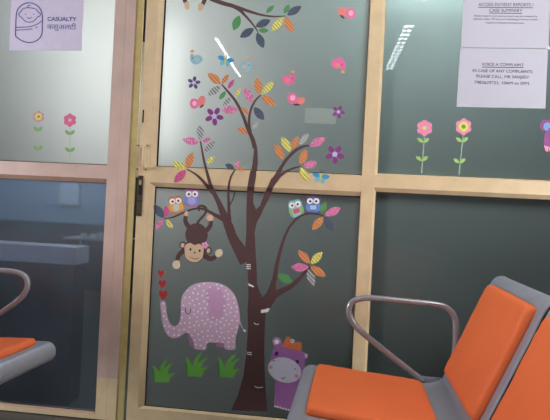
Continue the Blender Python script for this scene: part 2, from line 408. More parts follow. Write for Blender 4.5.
# ------------------------------------------------------------------ ceiling lamps (seen as reflections)
tube_m = mat('lit_tube', (240, 246, 255), 0.4, emit=TUBE_E); grid_m = mat('lit_louvre_cell', (240, 246, 250), 0.4, emit=GRID_E)
tl = thing('ceiling_tube_light', 'slim white fluorescent batten on the ceiling mirrored as a slanting streak', 'light', (-1.28, -1.7, 2.94))
bm = bmesh.new(); add_box(bm, -1.31, -1.25, -2.5, -0.93, 2.915, 2.95); bobj('batten', bm, wallm, tl)
bm = bmesh.new(); add_tube(bm, [(-1.28, -0.95, 2.9), (-1.28, -2.48, 2.9)], 0.012, 12); bobj('tube', bm, tube_m, tl, True)
lv = thing('louvred_ceiling_light', 'narrow louvred ceiling light mirrored as a ladder of dashes', 'light', (0.76, -1.25, 2.94))
bm = bmesh.new(); add_box(bm, 0.68, 0.84, -2.05, -0.47, 2.912, 2.95); bobj('housing', bm, mat('dark_housing', (70, 70, 70), .6), lv)
for k in range(13):
    for s in (0, 1):
        y = -0.52-k*0.118
        box('lit_cell', 0.715+s*0.05, 0.752+s*0.05, y-.035, y, 2.900, 2.912, grid_m, lv)

# ------------------------------------------------------------------ waiting benches
TH, AL, BE = 0.0, 0.067, 0.396
SW, PITCHX, NS = 0.50, 0.53, 3
def prof():
    """side outline of the bent steel sheet, local (v back, z up)"""
    p = [(0.005, 0.352), (-0.022, 0.350), (-0.043, 0.362), (-0.053, 0.385), (-0.048, 0.410), (-0.030, 0.425), (0.0, 0.427), (0.12, 0.420), (0.26, 0.411), (0.36, 0.404), (0.42, 0.405), (0.465, 0.425)]
    K = (0.476, 0.450); b = (math.sin(BE), math.cos(BE))
    p += [(K[0]+b[0]*s, K[1]+b[1]*s) for s in (0.0, 0.1, 0.2, 0.3, 0.375)]
    T = p[-1]
    p += [(T[0]+0.020, T[1]+0.022), (T[0]+0.045, T[1]+0.024), (T[0]+0.062, T[1]+0.006), (T[0]+0.060, T[1]-0.016)]
    return p
def pads(bm, c0, c1, u0, u1, t, nrm, seed):
    """puffed cushion between local points c0 and c1 (v,z) spanning u0..u1, thickness t on normal nrm"""
    NA, NU = 22, 24; top, bot = {}, {}
    def q(k, n):   # denser rows near the rim
        a = -math.cos(math.pi*k/n); return (a+1)/2
    L = math.hypot(c1[0]-c0[0], c1[1]-c0[1])
    for i in range(NA+1):
        for j in range(NU+1):
            a, b = q(i, NA), q(j, NU)
            ea = min(a, 1-a)*L; eb = min(b, 1-b)*(u1-u0); r = 0.014
            ra = math.sqrt(max(0, 1-(1-min(1, ea/r))**2)); rb = math.sqrt(max(0, 1-(1-min(1, eb/r))**2))
            # corners pulled in a little so that the outline is rounded
            ca = 1-2*a; cbb = 1-2*b; pull = 0.006*(abs(ca)**10)*(abs(cbb)**10)
            puff = 0.0035*(1-ca*ca)*(1-cbb*cbb)
            wr = 0.0012*math.sin(46*b+9*a+seed)*math.exp(-eb/0.03)+0.0009*math.sin(70*a+seed)*math.exp(-eb/0.025)
            h = t*(0.35+0.65*ra*rb)+puff+wr*ra*rb
            aa = a+(pull/L)*(1 if ca > 0 else -1); bb = b+(pull/(u1-u0))*(1 if cbb > 0 else -1)
            v = c0[0]+(c1[0]-c0[0])*aa; z = c0[1]+(c1[1]-c0[1])*aa; u = u0+bb*(u1-u0)
            top[i, j] = bm.verts.new((v+nrm[0]*h, -u, z+nrm[1]*h))
            bot[i, j] = bm.verts.new((v, -u, z)) if i in (0, NA) or j in (0, NU) else None
    for i in range(NA):
        for j in range(NU): bm.faces.new((top[i, j], top[i+1, j], top[i+1, j+1], top[i, j+1]))
    ring = [(i, 0) for i in range(NA)]+[(NA, j) for j in range(NU)]+[(i, NU) for i in range(NA, 0, -1)]+[(0, j) for j in range(NU, 0, -1)]
    for k in range(len(ring)):
        a, b = ring[k], ring[(k+1) % len(ring)]
        bm.faces.new((top[a], top[b], bot[b], bot[a]))
    bm.faces.new([bot[a] for a in ring])
def bench(loc, rz, label, group):
    root = thing('waiting_bench', label, 'bench', loc, group)
    P = prof()
    def add(o, p=None):
        o.parent = p or root; o.matrix_parent_inverse = Matrix.Identity(4); return o
    for i in range(NS):
        u0 = -0.037+i*PITCHX; u1 = u0+SW
        bm = bmesh.new(); Q = smooth_path(P, 3); th = 0.004; rows = []
        for k, (v, z) in enumerate(Q):
            a = Q[max(0, k-1)]; b = Q[min(len(Q)-1, k+1)]; tx, tz = b[0]-a[0], b[1]-a[1]; l = math.hypot(tx, tz)
            nx, nz = -tz/l*th/2, tx/l*th/2
            rows.append([bm.verts.new(c) for c in ((v+nx, -u0, z+nz), (v+nx, -u1, z+nz), (v-nx, -u1, z-nz), (v-nx, -u0, z-nz))])
        for k in range(len(rows)-1):
            A, B = rows[k], rows[k+1]
            for j in range(4): bm.faces.new((A[j], A[(j+1) % 4], B[(j+1) % 4], B[j]))
        bm.faces.new(rows[0]); bm.faces.new(rows[-1][::-1])
        sh = add(bobj('seat_shell', bm, steel, None, True)); sh.data.set_sharp_from_angle(angle=R(40))
        # folded edge channels on both sides, behind the sheet
        for u in (u0, u1):
            bm = bmesh.new(); s = 1 if u == u0 else -1; rows = []
            for k, (v, z) in enumerate(Q[2:]):
                k += 2
                a = Q[max(0, k-1)]; b = Q[min(len(Q)-1, k+1)]; tx, tz = b[0]-a[0], b[1]-a[1]; l = math.hypot(tx, tz)
                nx, nz = tz/l, -tx/l; d = 0.026
                rows.append([bm.verts.new(c) for c in ((v, -u, z), (v, -u-s*.003*0, z), (v+nx*d, -u-s*0.0, z+nz*d), (v+nx*d, -u-s*.016, z+nz*d))])
            for k in range(len(rows)-1):
                A, B = rows[k], rows[k+1]
                for j in (1, 2): bm.faces.new((A[j], A[j+1], B[j+1], B[j]))
            so = add(bobj('edge_channel', bm, steel_d, None), sh)
            md = so.modifiers.new('s', 'SOLIDIFY'); md.thickness = 0.002
            bm = bmesh.new()
            add_tube(bm, [(v, -u, z) for v, z in Q[1:]], 0.0030, 6)
            add(bobj('edge_bead', bm, steel, None, True), sh)
        bm = bmesh.new(); pads(bm, (0.0, 0.4285), (0.388, 0.4045), u0+.037, u0+.037+.426, .026, (0.06, 1), 0)
        add(bobj('seat_cushion', bm, orange, None, True))
        b = (math.sin(BE), math.cos(BE)); K = (0.479, 0.457); n = (-math.cos(BE), math.sin(BE))
        bm = bmesh.new(); pads(bm, K, (K[0]+b[0]*.365, K[1]+b[1]*.365), u0+.037, u0+.037+.426, .026, n, 0)
        add(bobj('back_cushion', bm, orange, None, True))
    tot = NS*PITCHX
    bm = bmesh.new(); add_box(bm, 0.19, 0.25, -(tot-0.07), 0.01, 0.325, 0.385, .006); add(bobj('beam', bm, steel, None))
    for u in (-0.055, tot-0.055+0.02):
        pts = [(0.405, 0.405), (0.33, 0.455), (0.24, 0.517), (0.155, 0.578), (0.120, 0.620), (0.112, 0.655), (0.125, 0.685), (0.165, 0.701), (0.22, 0.704), (0.33, 0.702), (0.43, 0.699), (0.475, 0.688), (0.503, 0.655), (0.508, 0.61), (0.510, 0.56), (0.506, 0.50), (0.500, 0.455)]
        bm = bmesh.new(); add_tube(bm, [(v, -u, z) for v, z in smooth_path(pts, 5)], 0.0115, 12)
        ar = add(bobj('armrest', bm, chrome, None, True))
        bm = bmesh.new(); add_box(bm, 0.39, 0.50, -u-.003, -u+.003, 0.392, 0.425, .001)
        add(bobj('mounting_plate', bm, steel, None), ar)
    for u in (0.20, tot-0.30):
        bm = bmesh.new()
        pts = [(-0.035, 0.022), (0.01, 0.12), (0.07, 0.24), (0.14, 0.305), (0.22, 0.318), (0.32, 0.30), (0.42, 0.20), (0.50, 0.022)]
        add_tube(bm, [(v, -u, z) for v, z in smooth_path(pts, 5)], 0.019, 12)
        lg = add(bobj('leg', bm, chrome, None, True))
        for v in (-0.035, 0.50):
            bm = bmesh.new(); bmesh.ops.create_cone(bm, cap_ends=True, segments=16, radius1=.028, radius2=.022, depth=.024, matrix=Matrix.Translation((v, -u, 0.012)))
            add(bobj('rubber_foot', bm, black, None), lg)
    root.rotation_euler = (0, 0, rz)
    return root
bench((0.005, 1.829, 0), R(-3.8), 'orange padded grey steel waiting bench in front of the right glass panel, facing left', None)
# the facing row: far seat end next to the left leaf
lb = bench((-1.225, 1.73-3*PITCHX+0.233, 0), R(180-3.8), 'orange padded grey steel waiting bench by the left door leaf, facing right', None)

# ------------------------------------------------------------------ stickers: colours
def mute(c, k=0.88, g=1.04):
    m_ = sum(c)/3; return tuple(min(250, g*(m_+(v-m_)*k)) for v in c)
def vm(name, rgb): rgb = mute(rgb); return mat('vinyl_'+name, rgb, 0.5, 0, 0.03, 60)
brown = vm('brown', (80, 54, 56)); white = vm('white', (225, 225, 230)); beige = vm('beige', (196, 168, 138))
C = {
 'or': leafmat('leaf_orange', (226, 150, 90), (196, 104, 50), 'stripe'), 'ye': leafmat('leaf_yellow', (188, 184, 30), (240, 236, 150), 'stripe'),
 'pk': leafmat('leaf_pink', (212, 96, 160), (244, 190, 220), 'dot'), 'mg': leafmat('leaf_magenta', (206, 62, 138), (220, 110, 165), 'dot'),
 'gy': leafmat('leaf_grey', (112, 118, 120), (190, 196, 198), 'stripe'), 'pg': leafmat('leaf_pale_grey', (150, 162, 162), (176, 188, 188), 'stripe'),
 'gr': leafmat('leaf_green', (74, 150, 84), (92, 164, 92), 'dot'), 'sl': leafmat('leaf_slate', (66, 80, 104), (90, 104, 128), 'dot'),
}
CN = {'or': 'orange', 'ye': 'yellow', 'pk': 'pink dotted', 'mg': 'magenta', 'gy': 'grey striped', 'pg': 'pale grey', 'gr': 'green', 'sl': 'slate blue'}
def leaves(parent, L, layer=3):
    for k, (x0, y0, x1, y1, wd, c) in enumerate(L):
        decal('leaf', [leafloop(x0, y0, x1, y1, wd)], C[c], parent, layer+(k % 2)*.5, CN[c]+' leaf')

# ------------------------------------------------------------------ the tree
tr = sticker('tree_sticker', 'tall brown tree wall sticker with patterned leaves running across the door rail', 'sticker', 256, 411)
trunk = poly([(231, 410.5), (238, 395), (243.5, 375), (246.5, 352), (248, 325), (247.5, 310), (248.3, 298), (248.4, 284), (247, 266), (245, 250),
              (246.3, 232), (246.5, 207), (247.2, 190), (249.5, 175), (252.7, 163), (254, 150), (252.6, 141),
              (255, 139), (257.5, 150), (258, 163), (255.5, 180), (253.3, 195), (253.2, 203), (256, 209.5), (260, 206), (264, 195), (268, 186), (271.5, 178),
              (279.5, 178), (273, 188), (269, 199), (264, 208), (260.5, 216), (257, 222), (254.7, 232), (255.5, 248), (256.6, 266), (257.2, 284), (260, 292), (263, 297),
              (268, 291), (272, 284), (276, 284), (276, 290), (283, 288.5), (284, 292), (276, 297), (270, 302), (266.5, 308), (265, 322), (264.3, 352), (265, 378), (267.5, 411.5)])
decal('trunk', [trunk], brown, tr, 2)
BR = [
 [(246, 262, 13), (240, 250, 12), (233, 238, 9.5), (229, 227, 9), (224, 215, 7), (218.5, 202, 5), (212, 189, 3.8), (207.5, 174, 2.8), (203.5, 158, 2.2), (200.5, 141, 1.5)],
 [(230, 232, 5), (229.2, 218, 4), (228.8, 204, 2.8), (228.5, 190, 2.2), (230.5, 178, 1.8), (235.5, 169, 1.2)],
 [(229.5, 206, 1), (233, 199, 1.4), (235, 192, 1)],
 [(213, 193, 4), (208, 187, 3.4), (202, 180, 2.8), (196, 174.5, 2), (187, 169, 1.2)],
 [(228, 222, 6), (222, 218.5, 4.6), (215, 215, 3.6), (207, 210.5, 2.6), (199, 208.3, 2.2), (190, 210, 2), (181, 213.8, 1.8), (172, 217.5, 1.5), (164.5, 218.6, 1)],
 [(255, 148, 4.6), (252.5, 139, 4.2), (248, 129, 3.6), (242.5, 114.5, 3), (235.5, 101, 2.6), (227, 90.5, 2), (221.5, 84.3, 1.3)],
 [(250.5, 133, 3), (249.2, 124, 2.6), (249.5, 115.7, 2.4), (252, 106.7, 2.2), (256.4, 99.3, 1.8), (261, 95, 1.2)],
 [(274, 181, 6.5), (277.5, 175, 5), (281.5, 167, 3.4), (287, 159, 3.2), (295, 151, 3), (303, 146.6, 2.4), (309.5, 145.6, 1.5)],
 [(275, 181, 5), (280, 175.5, 3.4), (287.5, 170.8, 2.4), (294.5, 168, 2), (301, 166.4, 1.2)],
 [(266, 303, 9), (270.5, 292, 6.5), (274.5, 279, 5), (277, 264, 4), (280.5, 250, 3.2), (284.5, 237.5, 2.8), (290, 226.5, 2.5), (298, 217.6, 2.3), (306.5, 213.8, 2.1), (315.5, 213.6, 1.9), (323.6, 216, 1.2)],
 [(266, 306, 9), (275, 295, 7), (284, 290, 5.5), (292, 285.5, 4.8), (299.5, 278.5, 3.8), (305, 272, 2.8), (310, 266.6, 1.2)],
]
for k, b in enumerate(BR): decal('branch', [stroke(b)], brown, tr, 2.1+0.12*k)
for s in ([(246.5, 264.5), (250.8, 264.8)], [(246.5, 266.5), (250.8, 266.8)], [(246.5, 268.5), (250.8, 268.8)], [(247, 352), (251.8, 352.6)], [(247, 354), (251.8, 354.6)],
          [(248, 283.5), (254, 286.5)], [(248.5, 284.8), (253.5, 287)], [(254, 322.5), (256, 324.2), (258.8, 324)], [(254.5, 386), (258, 387.6), (263, 387)]):
    decal('bark_mark', [line(s, 0.8)], white, tr, 4)
decal('bark_mark', [poly([(261, 310), (270, 308), (268, 312), (261, 313)])], white, tr, 4)
leaves(tr, [
 (221, 84.3, 207.8, 73.1, 8, 'or'), (222, 84, 228.6, 74.3, 4.8, 'or'), (221, 86, 207.8, 95.6, 7, 'gy'), (225.9, 91.2, 219.3, 99.6, 4.6, 'gr'), (228, 88.9, 234, 79.5, 4.2, 'mg'),
 (235.6, 97.2, 240.4, 88, 4.2, 'ye'), (231, 97.2, 223.2, 105.8, 4.8, 'gy'), (238, 109.8, 221.5, 110, 8, 'pk'), (252.8, 102.7, 244.4, 87.6, 7.5, 'pk'), (259.3, 94.5, 256.8, 77.5, 8, 'or'),
 (262, 94, 274, 81.5, 7, 'ye'), (261.5, 95.5, 276, 106, 7.5, 'or'), (249, 113.8, 241.5, 108, 5, 'or'), (253.8, 107.2, 264, 120, 8, 'sl'), (247.4, 133.8, 237.8, 127.5, 5.6, 'or'), (252, 130, 258.7, 121.5, 4.5, 'pg'),
 (200.4, 140.3, 200.1, 124.5, 7.5, 'gy'), (199.3, 143, 182.5, 139.2, 7.5, 'pk'), (202.3, 141.7, 210.8, 138.8, 4.6, 'pk'), (203.8, 152.5, 215, 141, 6, 'gy'), (207, 163.8, 214.4, 156.3, 5.5, 'ye'),
 (186.8, 167.8, 192.6, 152.4, 8, 'or'), (186.5, 168.6, 171.8, 162.6, 7.5, 'ye'), (185.8, 170, 174.3, 182.5, 7.5, 'mg'),
 (234.5, 169, 225.3, 164.3, 5.5, 'sl'), (235.4, 168.2, 239.2, 160.3, 4.2, 'pk'), (236.2, 168.7, 244.8, 169, 3.2, 'or'),
 (163.9, 218, 154.2, 204.8, 8.2, 'sl'), (167.2, 217.4, 166, 205.4, 5.6, 'mg'), (163.2, 219.5, 155.5, 229.5, 5.6, 'pk'), (166, 219.5, 173, 228.5, 5, 'ye'),
 (283.9, 159.6, 274.5, 144, 7.8, 'or'), (290.4, 152, 281.8, 137, 7.8, 'ye'), (291.5, 149.5, 298.4, 136.7, 6.4, 'or'), (299, 145.3, 308.6, 133.4, 6, 'pg'),
 (309.8, 146, 325.5, 137.8, 8.2, 'pk'), (300.5, 164.4, 306, 149.4, 8, 'or'), (303, 166.4, 317, 162.6, 7.6, 'pk'), (300.4, 167.3, 308, 181.2, 7.8, 'ye'),
 (321, 213, 326, 202, 6.5, 'gr'), (324.5, 215.6, 341, 208, 8, 'pk'), (324, 216.7, 333.2, 230.6, 7.6, 'sl'), (323.2, 216.7, 312.2, 230.2, 7.6, 'or'),
 (310, 263.6, 298.3, 250.2, 7.6, 'or'), (310.6, 264.3, 322.4, 251.8, 7.6, 'ye'), (308.8, 267.4, 291, 267, 8.6, 'pk'), (310.5, 266.2, 325.8, 276.6, 8, 'or'), (308.2, 269, 313.8, 286.2, 7.8, 'gy'),
 (292.8, 282.8, 277.6, 274.3, 8.2, 'gr')])
tb = sticker('branch_sticker', 'dark leafy branch sticker high on the glass above the tree', 'sticker', 240, 8)
for k, b in enumerate(([(200, -8, 5), (212, -1, 4.6), (222, 3, 4.2), (231, 5.5, 4), (240, 8.3, 3.4), (251, 12, 2.8), (263, 15.3, 2.1), (275, 16.6, 1.6), (285.5, 16, 1)],
          [(232, 6, 3), (240, 10.5, 3), (245, 15.5, 2.5), (250.5, 21.5, 2), (255.5, 28, 1.5), (258.5, 33, .8)])):
    decal('branch', [stroke(b)], brown, tb, 2+.2*k)
leaves(tb, [(239.6, 15.5, 233.6, 30.5, 8.2, 'gr'), (254, 28.4, 240, 37.6, 7.8, 'sl'), (255.4, 26.8, 270.5, 20.2, 7.8, 'sl'), (258.4, 30.3, 268.7, 30.7, 5, 'gr'), (257, 32.7, 263.6, 48.2, 8, 'sl'),
  (266, 13.2, 274, 5.5, 4.6, 'gr'), (284.3, 13.8, 289.3, 4.6, 5.4, 'gr'), (287, 15.4, 301.5, 6.3, 7.4, 'sl'), (283.4, 17.6, 271.4, 31.2, 7.6, 'ye'), (285.2, 16.8, 292.6, 32.8, 8, 'or')])

# ------------------------------------------------------------------ blossoms, birds, butterflies
def blossom(cx, cy, r, pet, cen, label, rot=-90):
    t = sticker('blossom_sticker', label, 'sticker', cx, cy, 'purple blossom stickers')
    for k in range(5):
        a = R(rot+72*k); px, py = cx+math.cos(a)*r*.62, cy+math.sin(a)*r*.62
        decal('petal', [ell(px, py, r*.42, r*.27, math.degrees(a), 14)], pet, t, 1+.1*k)
    decal('flower_centre', [ell(cx, cy, r*.28, r*.28)], cen, t, 2)
pur = vm('purple', (126, 44, 128)); dpur = vm('deep_purple', (84, 58, 120)); lil = vm('pale_lilac', (176, 176, 216))
blossom(193.9, 82.8, 6.4, dpur, lil, 'small dark purple blossom sticker at the left of the upper door pane', -80)
blossom(214.2, 116.2, 9.2, pur, lil, 'large purple blossom sticker below the pink butterfly near the left branches', -60)
blossom(338.4, 112, 6.4, pur, lil, 'small purple blossom sticker near the mullion above the larger one', -65)
blossom(334.8, 154.3, 9.4, pur, lil, 'large purple blossom sticker just above the rail beside the mullion', -55)
def bird(cx, cy, s, c1, c2, label, flip, tail):
    t = sticker('bird_sticker', label, 'sticker', cx, cy, 'small bird stickers')
    f = -1 if flip else 1
    b = [(-5.8, -3.2), (-5.8, 1.5), (-2, 5.4), (3, 5.2), (7, 1.2), (5.5, -2.8), (1.5, -4), (-1.5, -3.4), (-3.8, -5.4)]
    if tail == 2: b = [(x, -y) for x, y in b]
    decal('bird_body', [poly([(cx+f*x*s, cy+y*s) for x, y in b], 4)], c1, t, 1)
    decal('wing', [poly([(cx+f*x*s, cy+y*s) for x, y in ((-1, 0.2), (2.2, -1.2), (4.5, 0.4), (2.5, 2.8), (0, 2.6))], 4)], c2, t, 2)
    yt = -8 if tail != 2 else 6.5; xt = -3.4
    decal('crest', [poly([(cx+f*(xt+x)*s, cy+(yt+y)*s) for x, y in ((-2.6, -.6), (-.8, -.2), (.3, -2), (1, -.2), (2.8, .2), (1, 1.2), (.6, 2.4), (-.6, 1.4), (-2, 1.6))])], vm('tan', (204, 154, 92)), t, 1)
    decal('eye', [ell(cx+f*-3.1*s, cy+(-.6 if tail != 2 else .6)*s, .6*s, .6*s, 0, 8)], vm('ink', (40, 30, 40)), t, 3)
lb_, lb2 = vm('sky_blue', (134, 178, 198)), vm('pale_blue', (150, 186, 186)); hp, hp2 = vm('hot_pink', (220, 92, 160)), vm('coral', (226, 120, 120))
bird(195.8, 58.8, 1.0, lb_, lb2, 'blue bird sticker nearest the left edge of the upper door pane', False, 1)
bird(246, 66, 1.0, lb_, vm('sand', (186, 176, 150)), 'blue bird sticker beside the lamp streak above the tree', True, 1)
bird(289.2, 79, 1.0, hp, hp2, 'pink bird sticker with its crest up, above the round pink butterfly', True, 1)
bird(338.8, 64.2, 1.1, hp, hp2, 'pink bird sticker with its crest down, near the mullion', True, 2)
def butterfly(cx, cy, s, ang, label):
    t = sticker('butterfly_sticker', label, 'sticker', cx, cy, 'blue butterfly stickers')
    bl, bl2 = vm('bright_blue', (52, 140, 196)), vm('light_blue', (96, 176, 206))
    def T(x, y):
        a = R(ang); return (cx+s*(x*math.cos(a)-y*math.sin(a)), cy+s*(x*math.sin(a)+y*math.cos(a)))
    for k, (p, m) in enumerate(((((-1, 0), (-3.5, -3.5), (-8, -3), (-8.4, -.5), (-5, 1.5)), bl), (((-1, .5), (-4.5, 2), (-5, 5), (-2.5, 6.4), (-.6, 3)), bl2),
                   (((1, 0), (3.5, -3.5), (8, -3), (8.4, -.5), (5, 1.5)), bl), (((1, .5), (4.5, 2), (5, 5), (2.5, 6.4), (.6, 3)), bl2))):
        decal('wing', [poly([T(*q) for q in p], 4)], m, t, 1+.1*k)
    decal('butterfly_body', [stroke([T(0, -4)+(1.2*s,), T(0, 1)+(1.7*s,), T(0, 5)+(.8*s,)])], vm('lime', (196, 196, 70)), t, 2)
    for d in (-1, 1): decal('antenna', [line([T(0, -4), T(d*1.2, -6), T(d*2.4, -6.8)], .5)], vm('ink', (40, 30, 40)), t, 1.5)
butterfly(225.6, 60.2, .95, 14, 'blue butterfly sticker at the head of the slanting lamp streak')
butterfly(320.6, 176.8, .98, 12, 'blue butterfly sticker stuck on the cream rail')
def pinkfly(cx, cy, a, b, dk, label):
    t = sticker('pink_butterfly_sticker', label, 'sticker', cx, cy, 'pink butterfly stickers')
    decal('wing', [ell(*b)], vm('salmon', (222, 118, 118)), t, 1)
    decal('wing', [ell(*a)], vm('rose', (218, 100, 150)), t, 1.5)
    decal('wing_spot', [ell(a[0]+.3, a[1]-.2, a[2]*.5, a[3]*.5, 0, 14)], vm('light_pink', (232, 170, 204)), t, 2)
    decal('butterfly_body', [ell(*dk)], vm('ink_brown', (90, 36, 50)), t, 2.5)
pinkfly(198, 103, (194.3, 103.6, 4.6, 5.2, 0), (201.6, 101.2, 3.9, 5.6, 20), (201.8, 106.3, 2.7, 1, -35), 'pink butterfly sticker on the left side above the large purple blossom')
pinkfly(346, 13, (350.6, 13.4, 4.9, 5.6, 0), (342.4, 11.8, 4.6, 5, -35), (342.4, 16.9, 2.8, 1.1, 40), 'pink butterfly sticker at the top near the mullion')
pinkfly(296, 100, (292.4, 98.2, 5.2, 5.6, 0), (300.2, 101, 5, 3.6, -25), (296.5, 104.6, 3.6, 1, 5), 'pink butterfly sticker under the crested pink bird')

# ------------------------------------------------------------------ owls
def owl(cx, cy, w_, h_, ang, body, wing, belly, rim, label, bellykind):
    t = sticker('owl_sticker', label, 'sticker', cx, cy, 'owl stickers')
    a = R(ang)
    def T(x, y): x *= w_/2; y *= h_/2; return (cx+x*math.cos(a)-y*math.sin(a), cy+x*math.sin(a)+y*math.cos(a))
    decal('outline', [poly([T(*q) for q in ((-.9, -.7), (-.5, -.98), (0, -.92), (.5, -.98), (.9, -.7), (.92, -.2), (1, .2), (.9, .7), (.45, 1), (-.45, 1), (-.9, .7), (-1, .2), (-.92, -.2))], 3)], rim, t, 1)
    decal('owl_body', [poly([T(*q) for q in ((-.8, -.6), (0, -.8), (.8, -.6), (.8, .5), (.4, .9), (-.4, .9), (-.8, .5))], 4)], body, t, 1.6)
    for d in (-1, 1):
        decal('wing', [poly([T(d*x, y) for x, y in ((.62, -.05), (.95, .05), (.92, .55), (.55, .8), (.6, .3))], 3)], wing, t, 2)
        ex, ey = T(d*.42, -.42)
        decal('eye', [ell(ex, ey, w_*.20, w_*.19, 0, 18)], white, t, 3+.1*d)
        ex, ey = T(d*.38, -.40)
        decal('pupil', [ell(ex, ey, w_*.075, w_*.08, 0, 12)], vm('ink', (40, 30, 40)), t, 4)
    if bellykind: q = [T(*p) for p in ((-.42, .05), (.42, .05), (.42, .55), (-.42, .55))]; decal('belly', [poly(q)], belly, t, 2.6)
    else: ex, ey = T(0, .35); decal('belly', [ell(ex, ey, w_*.24, h_*.2, ang)], belly, t, 2.6)
    decal('beak', [poly([T(*p) for p in ((-.1, -.3), (.1, -.3), (0, -.08))])], vm('amber', (226, 160, 60)), t, 4)
owl(176, 204.6, 15, 17, -8, vm('mustard', (214, 160, 60)), vm('amber', (226, 160, 60)), vm('pale_blue2', (176, 190, 196)), vm('dusty_red', (190, 92, 96)), 'yellow and orange owl sticker, leftmost on the left branch', False)
owl(192, 197.6, 15.5, 17, 0, vm('lavender', (168, 120, 196)), vm('azure', (92, 140, 206)), vm('azure2', (140, 160, 220)), vm('violet', (164, 82, 160)), 'purple and blue owl sticker sitting above the monkey tail', False)
owl(295.8, 208.3, 15, 17.5, -14, vm('aqua', (128, 188, 196)), vm('olive', (140, 176, 90)), vm('brick_pink', (206, 76, 96)), vm('aqua2', (112, 172, 176)), 'pale aqua owl sticker tilted beside the purple owl on the right branch', True)
owl(313.2, 204.8, 15.5, 17.5, 0, vm('owl_blue', (70, 116, 190)), vm('owl_blue2', (84, 140, 206)), vm('belly_blue', (160, 186, 226)), vm('plum', (104, 46, 120)), 'dark purple and blue owl sticker on the right branch', True)

# ------------------------------------------------------------------ monkeys
def monkey(ox, oy, label, flower=True):
    t = sticker('monkey_sticker', label, 'sticker', 196+ox, 235+oy)
    O = lambda L: [(p[0]+ox, p[1]+oy)+tuple(p[2:]) for p in L]
    peach = vm('peach', (214, 168, 140)); cream = vm('cream', (206, 190, 160))
    decal('tail', [stroke(O([(197, 226, 2.6), (198.5, 221.5, 2.4), (201.5, 218, 2.4), (205.2, 213.5, 2.4), (206.4, 209, 2.4), (203.8, 206.3, 2.4), (200, 205.8, 2.2), (198, 208, 2), (199.6, 211, 1.6)]))], brown, t, 3.4)
    decal('leg', [stroke(O([(191, 229, 5), (187, 224.5, 4.6), (185.4, 220, 4.2), (186, 215.8, 3.6)]))], brown, t, 2.2)
    decal('leg', [stroke(O([(203, 233, 5), (207.5, 229.5, 4.6), (210.6, 225, 4.2), (211, 220.5, 3.6)]))], brown, t, 2.3)
    decal('foot', [ell(186.4+ox, 213.6+oy, 1.9, 2.8, 15, 14)], peach, t, 2.6); decal('foot', [ell(210+ox, 217.8+oy, 3.6, 3.4, 0, 14)], peach, t, 2.7)
    decal('monkey_body', [ell(196.6+ox, 234.8+oy, 11.2, 11.6)], brown, t, 2.5)
    decal('arm', [stroke(O([(185, 249, 5), (181.5, 252.3, 4.8), (178.5, 256, 4.4), (176.8, 261.5, 3.8)]))], brown, t, 2.2)
    decal('arm', [stroke(O([(203, 254.5, 5), (208, 258, 4.8), (212.5, 258.6, 4.4), (216.5, 256, 3.8)]))], brown, t, 2.3)
    decal('hand', [poly(O([(174.6, 260.8), (179, 260.8), (180.2, 266), (177.5, 269.2), (173.4, 267.5), (172.6, 264)]), 3)], cream, t, 2.8)
    decal('hand', [poly(O([(215.4, 252), (218.5, 249.2), (222, 250.2), (222.6, 254), (219.5, 257.2), (216, 256.4)]), 3)], cream, t, 2.9)
    for ex, ey in ((182.6, 245.2), (208.6, 250.6)):
        decal('ear', [ell(ex+ox, ey+oy, 3.2, 3.7, 10, 16)], brown, t, 2.4); decal('inner_ear', [ell(ex+ox, ey+oy, 1.9, 2.4, 10, 14)], beige, t, 3)
    decal('head', [ell(194.8+ox, 250.6+oy, 11.2, 12.4, 8)], brown, t, 3.2)
    decal('face', [poly(O([(189.8, 242.8), (194.6, 245), (199.5, 243.8), (203.6, 247.6), (203.4, 253), (202, 258.5), (196.8, 262), (190, 261.2), (185.4, 257), (184.8, 251), (185, 246)]), 4)], beige, t, 4)
    ink = vm('ink', (40, 30, 40))
    for ex, ey in ((190.6, 249.3), (199.8, 250.7)): decal('eye', [ell(ex+ox, ey+oy, 1.1, 1.3, 0, 10)], ink, t, 5)
    decal('nose', [ell(194.8+ox, 252.6+oy, 1.1, .8, 0, 10)], ink, t, 5)
    decal('mouth', [line(O([(190.8, 256.6), (193, 258.4), (196.5, 258.8), (199, 257.6)]), .5)], ink, t, 5)
    if flower:
        for k in range(5):
            a = R(72*k); decal('petal', [ell(205+ox+2.1*math.cos(a), 245.2+oy+2.1*math.sin(a), 1.6, 1.3, 72*k, 10)], vm('petal_pink', (214, 150, 190)), t, 5+.1*k)
        decal('flower_centre', [ell(205+ox, 245.2+oy, 1, 1, 0, 10)], vm('rose', (218, 100, 150)), t, 6)
monkey(0, 0, 'brown monkey sticker hanging upside down with a pink flower by its ear')
# second monkey above: only its two hands reach into the photo
t = sticker('climbing_monkey_sticker', 'monkey sticker at the top edge with only two beige hands showing', 'sticker', 194, -20)
decal('monkey_body', [ell(194, -24, 11, 12)], brown, t, 2.5); decal('head', [ell(194, -43, 11, 11)], brown, t, 2.7); decal('face', [ell(194, -41, 8.5, 7.5)], beige, t, 3)
decal('arm', [stroke([(187, -18, 4.6), (184.2, -8, 4.6), (184.6, -1, 4.4), (186, 3.6, 3.8)])], brown, t, 2); decal('arm', [stroke([(201, -18, 4.6), (205.5, -8, 4.6), (205, -1, 4.4), (202.4, 5, 3.8)])], brown, t, 2.1)
decal('hand', [poly([(184.2, 3.2), (187.8, 1.8), (189.6, 5), (189.2, 9), (187, 9.8), (184.8, 7.8)], 3)], beige, t, 3); decal('hand', [poly([(198.8, 4), (202.8, 3.8), (204, 6.5), (202.8, 9.6), (200, 11.2), (198, 9.4)], 3)], beige, t, 3)

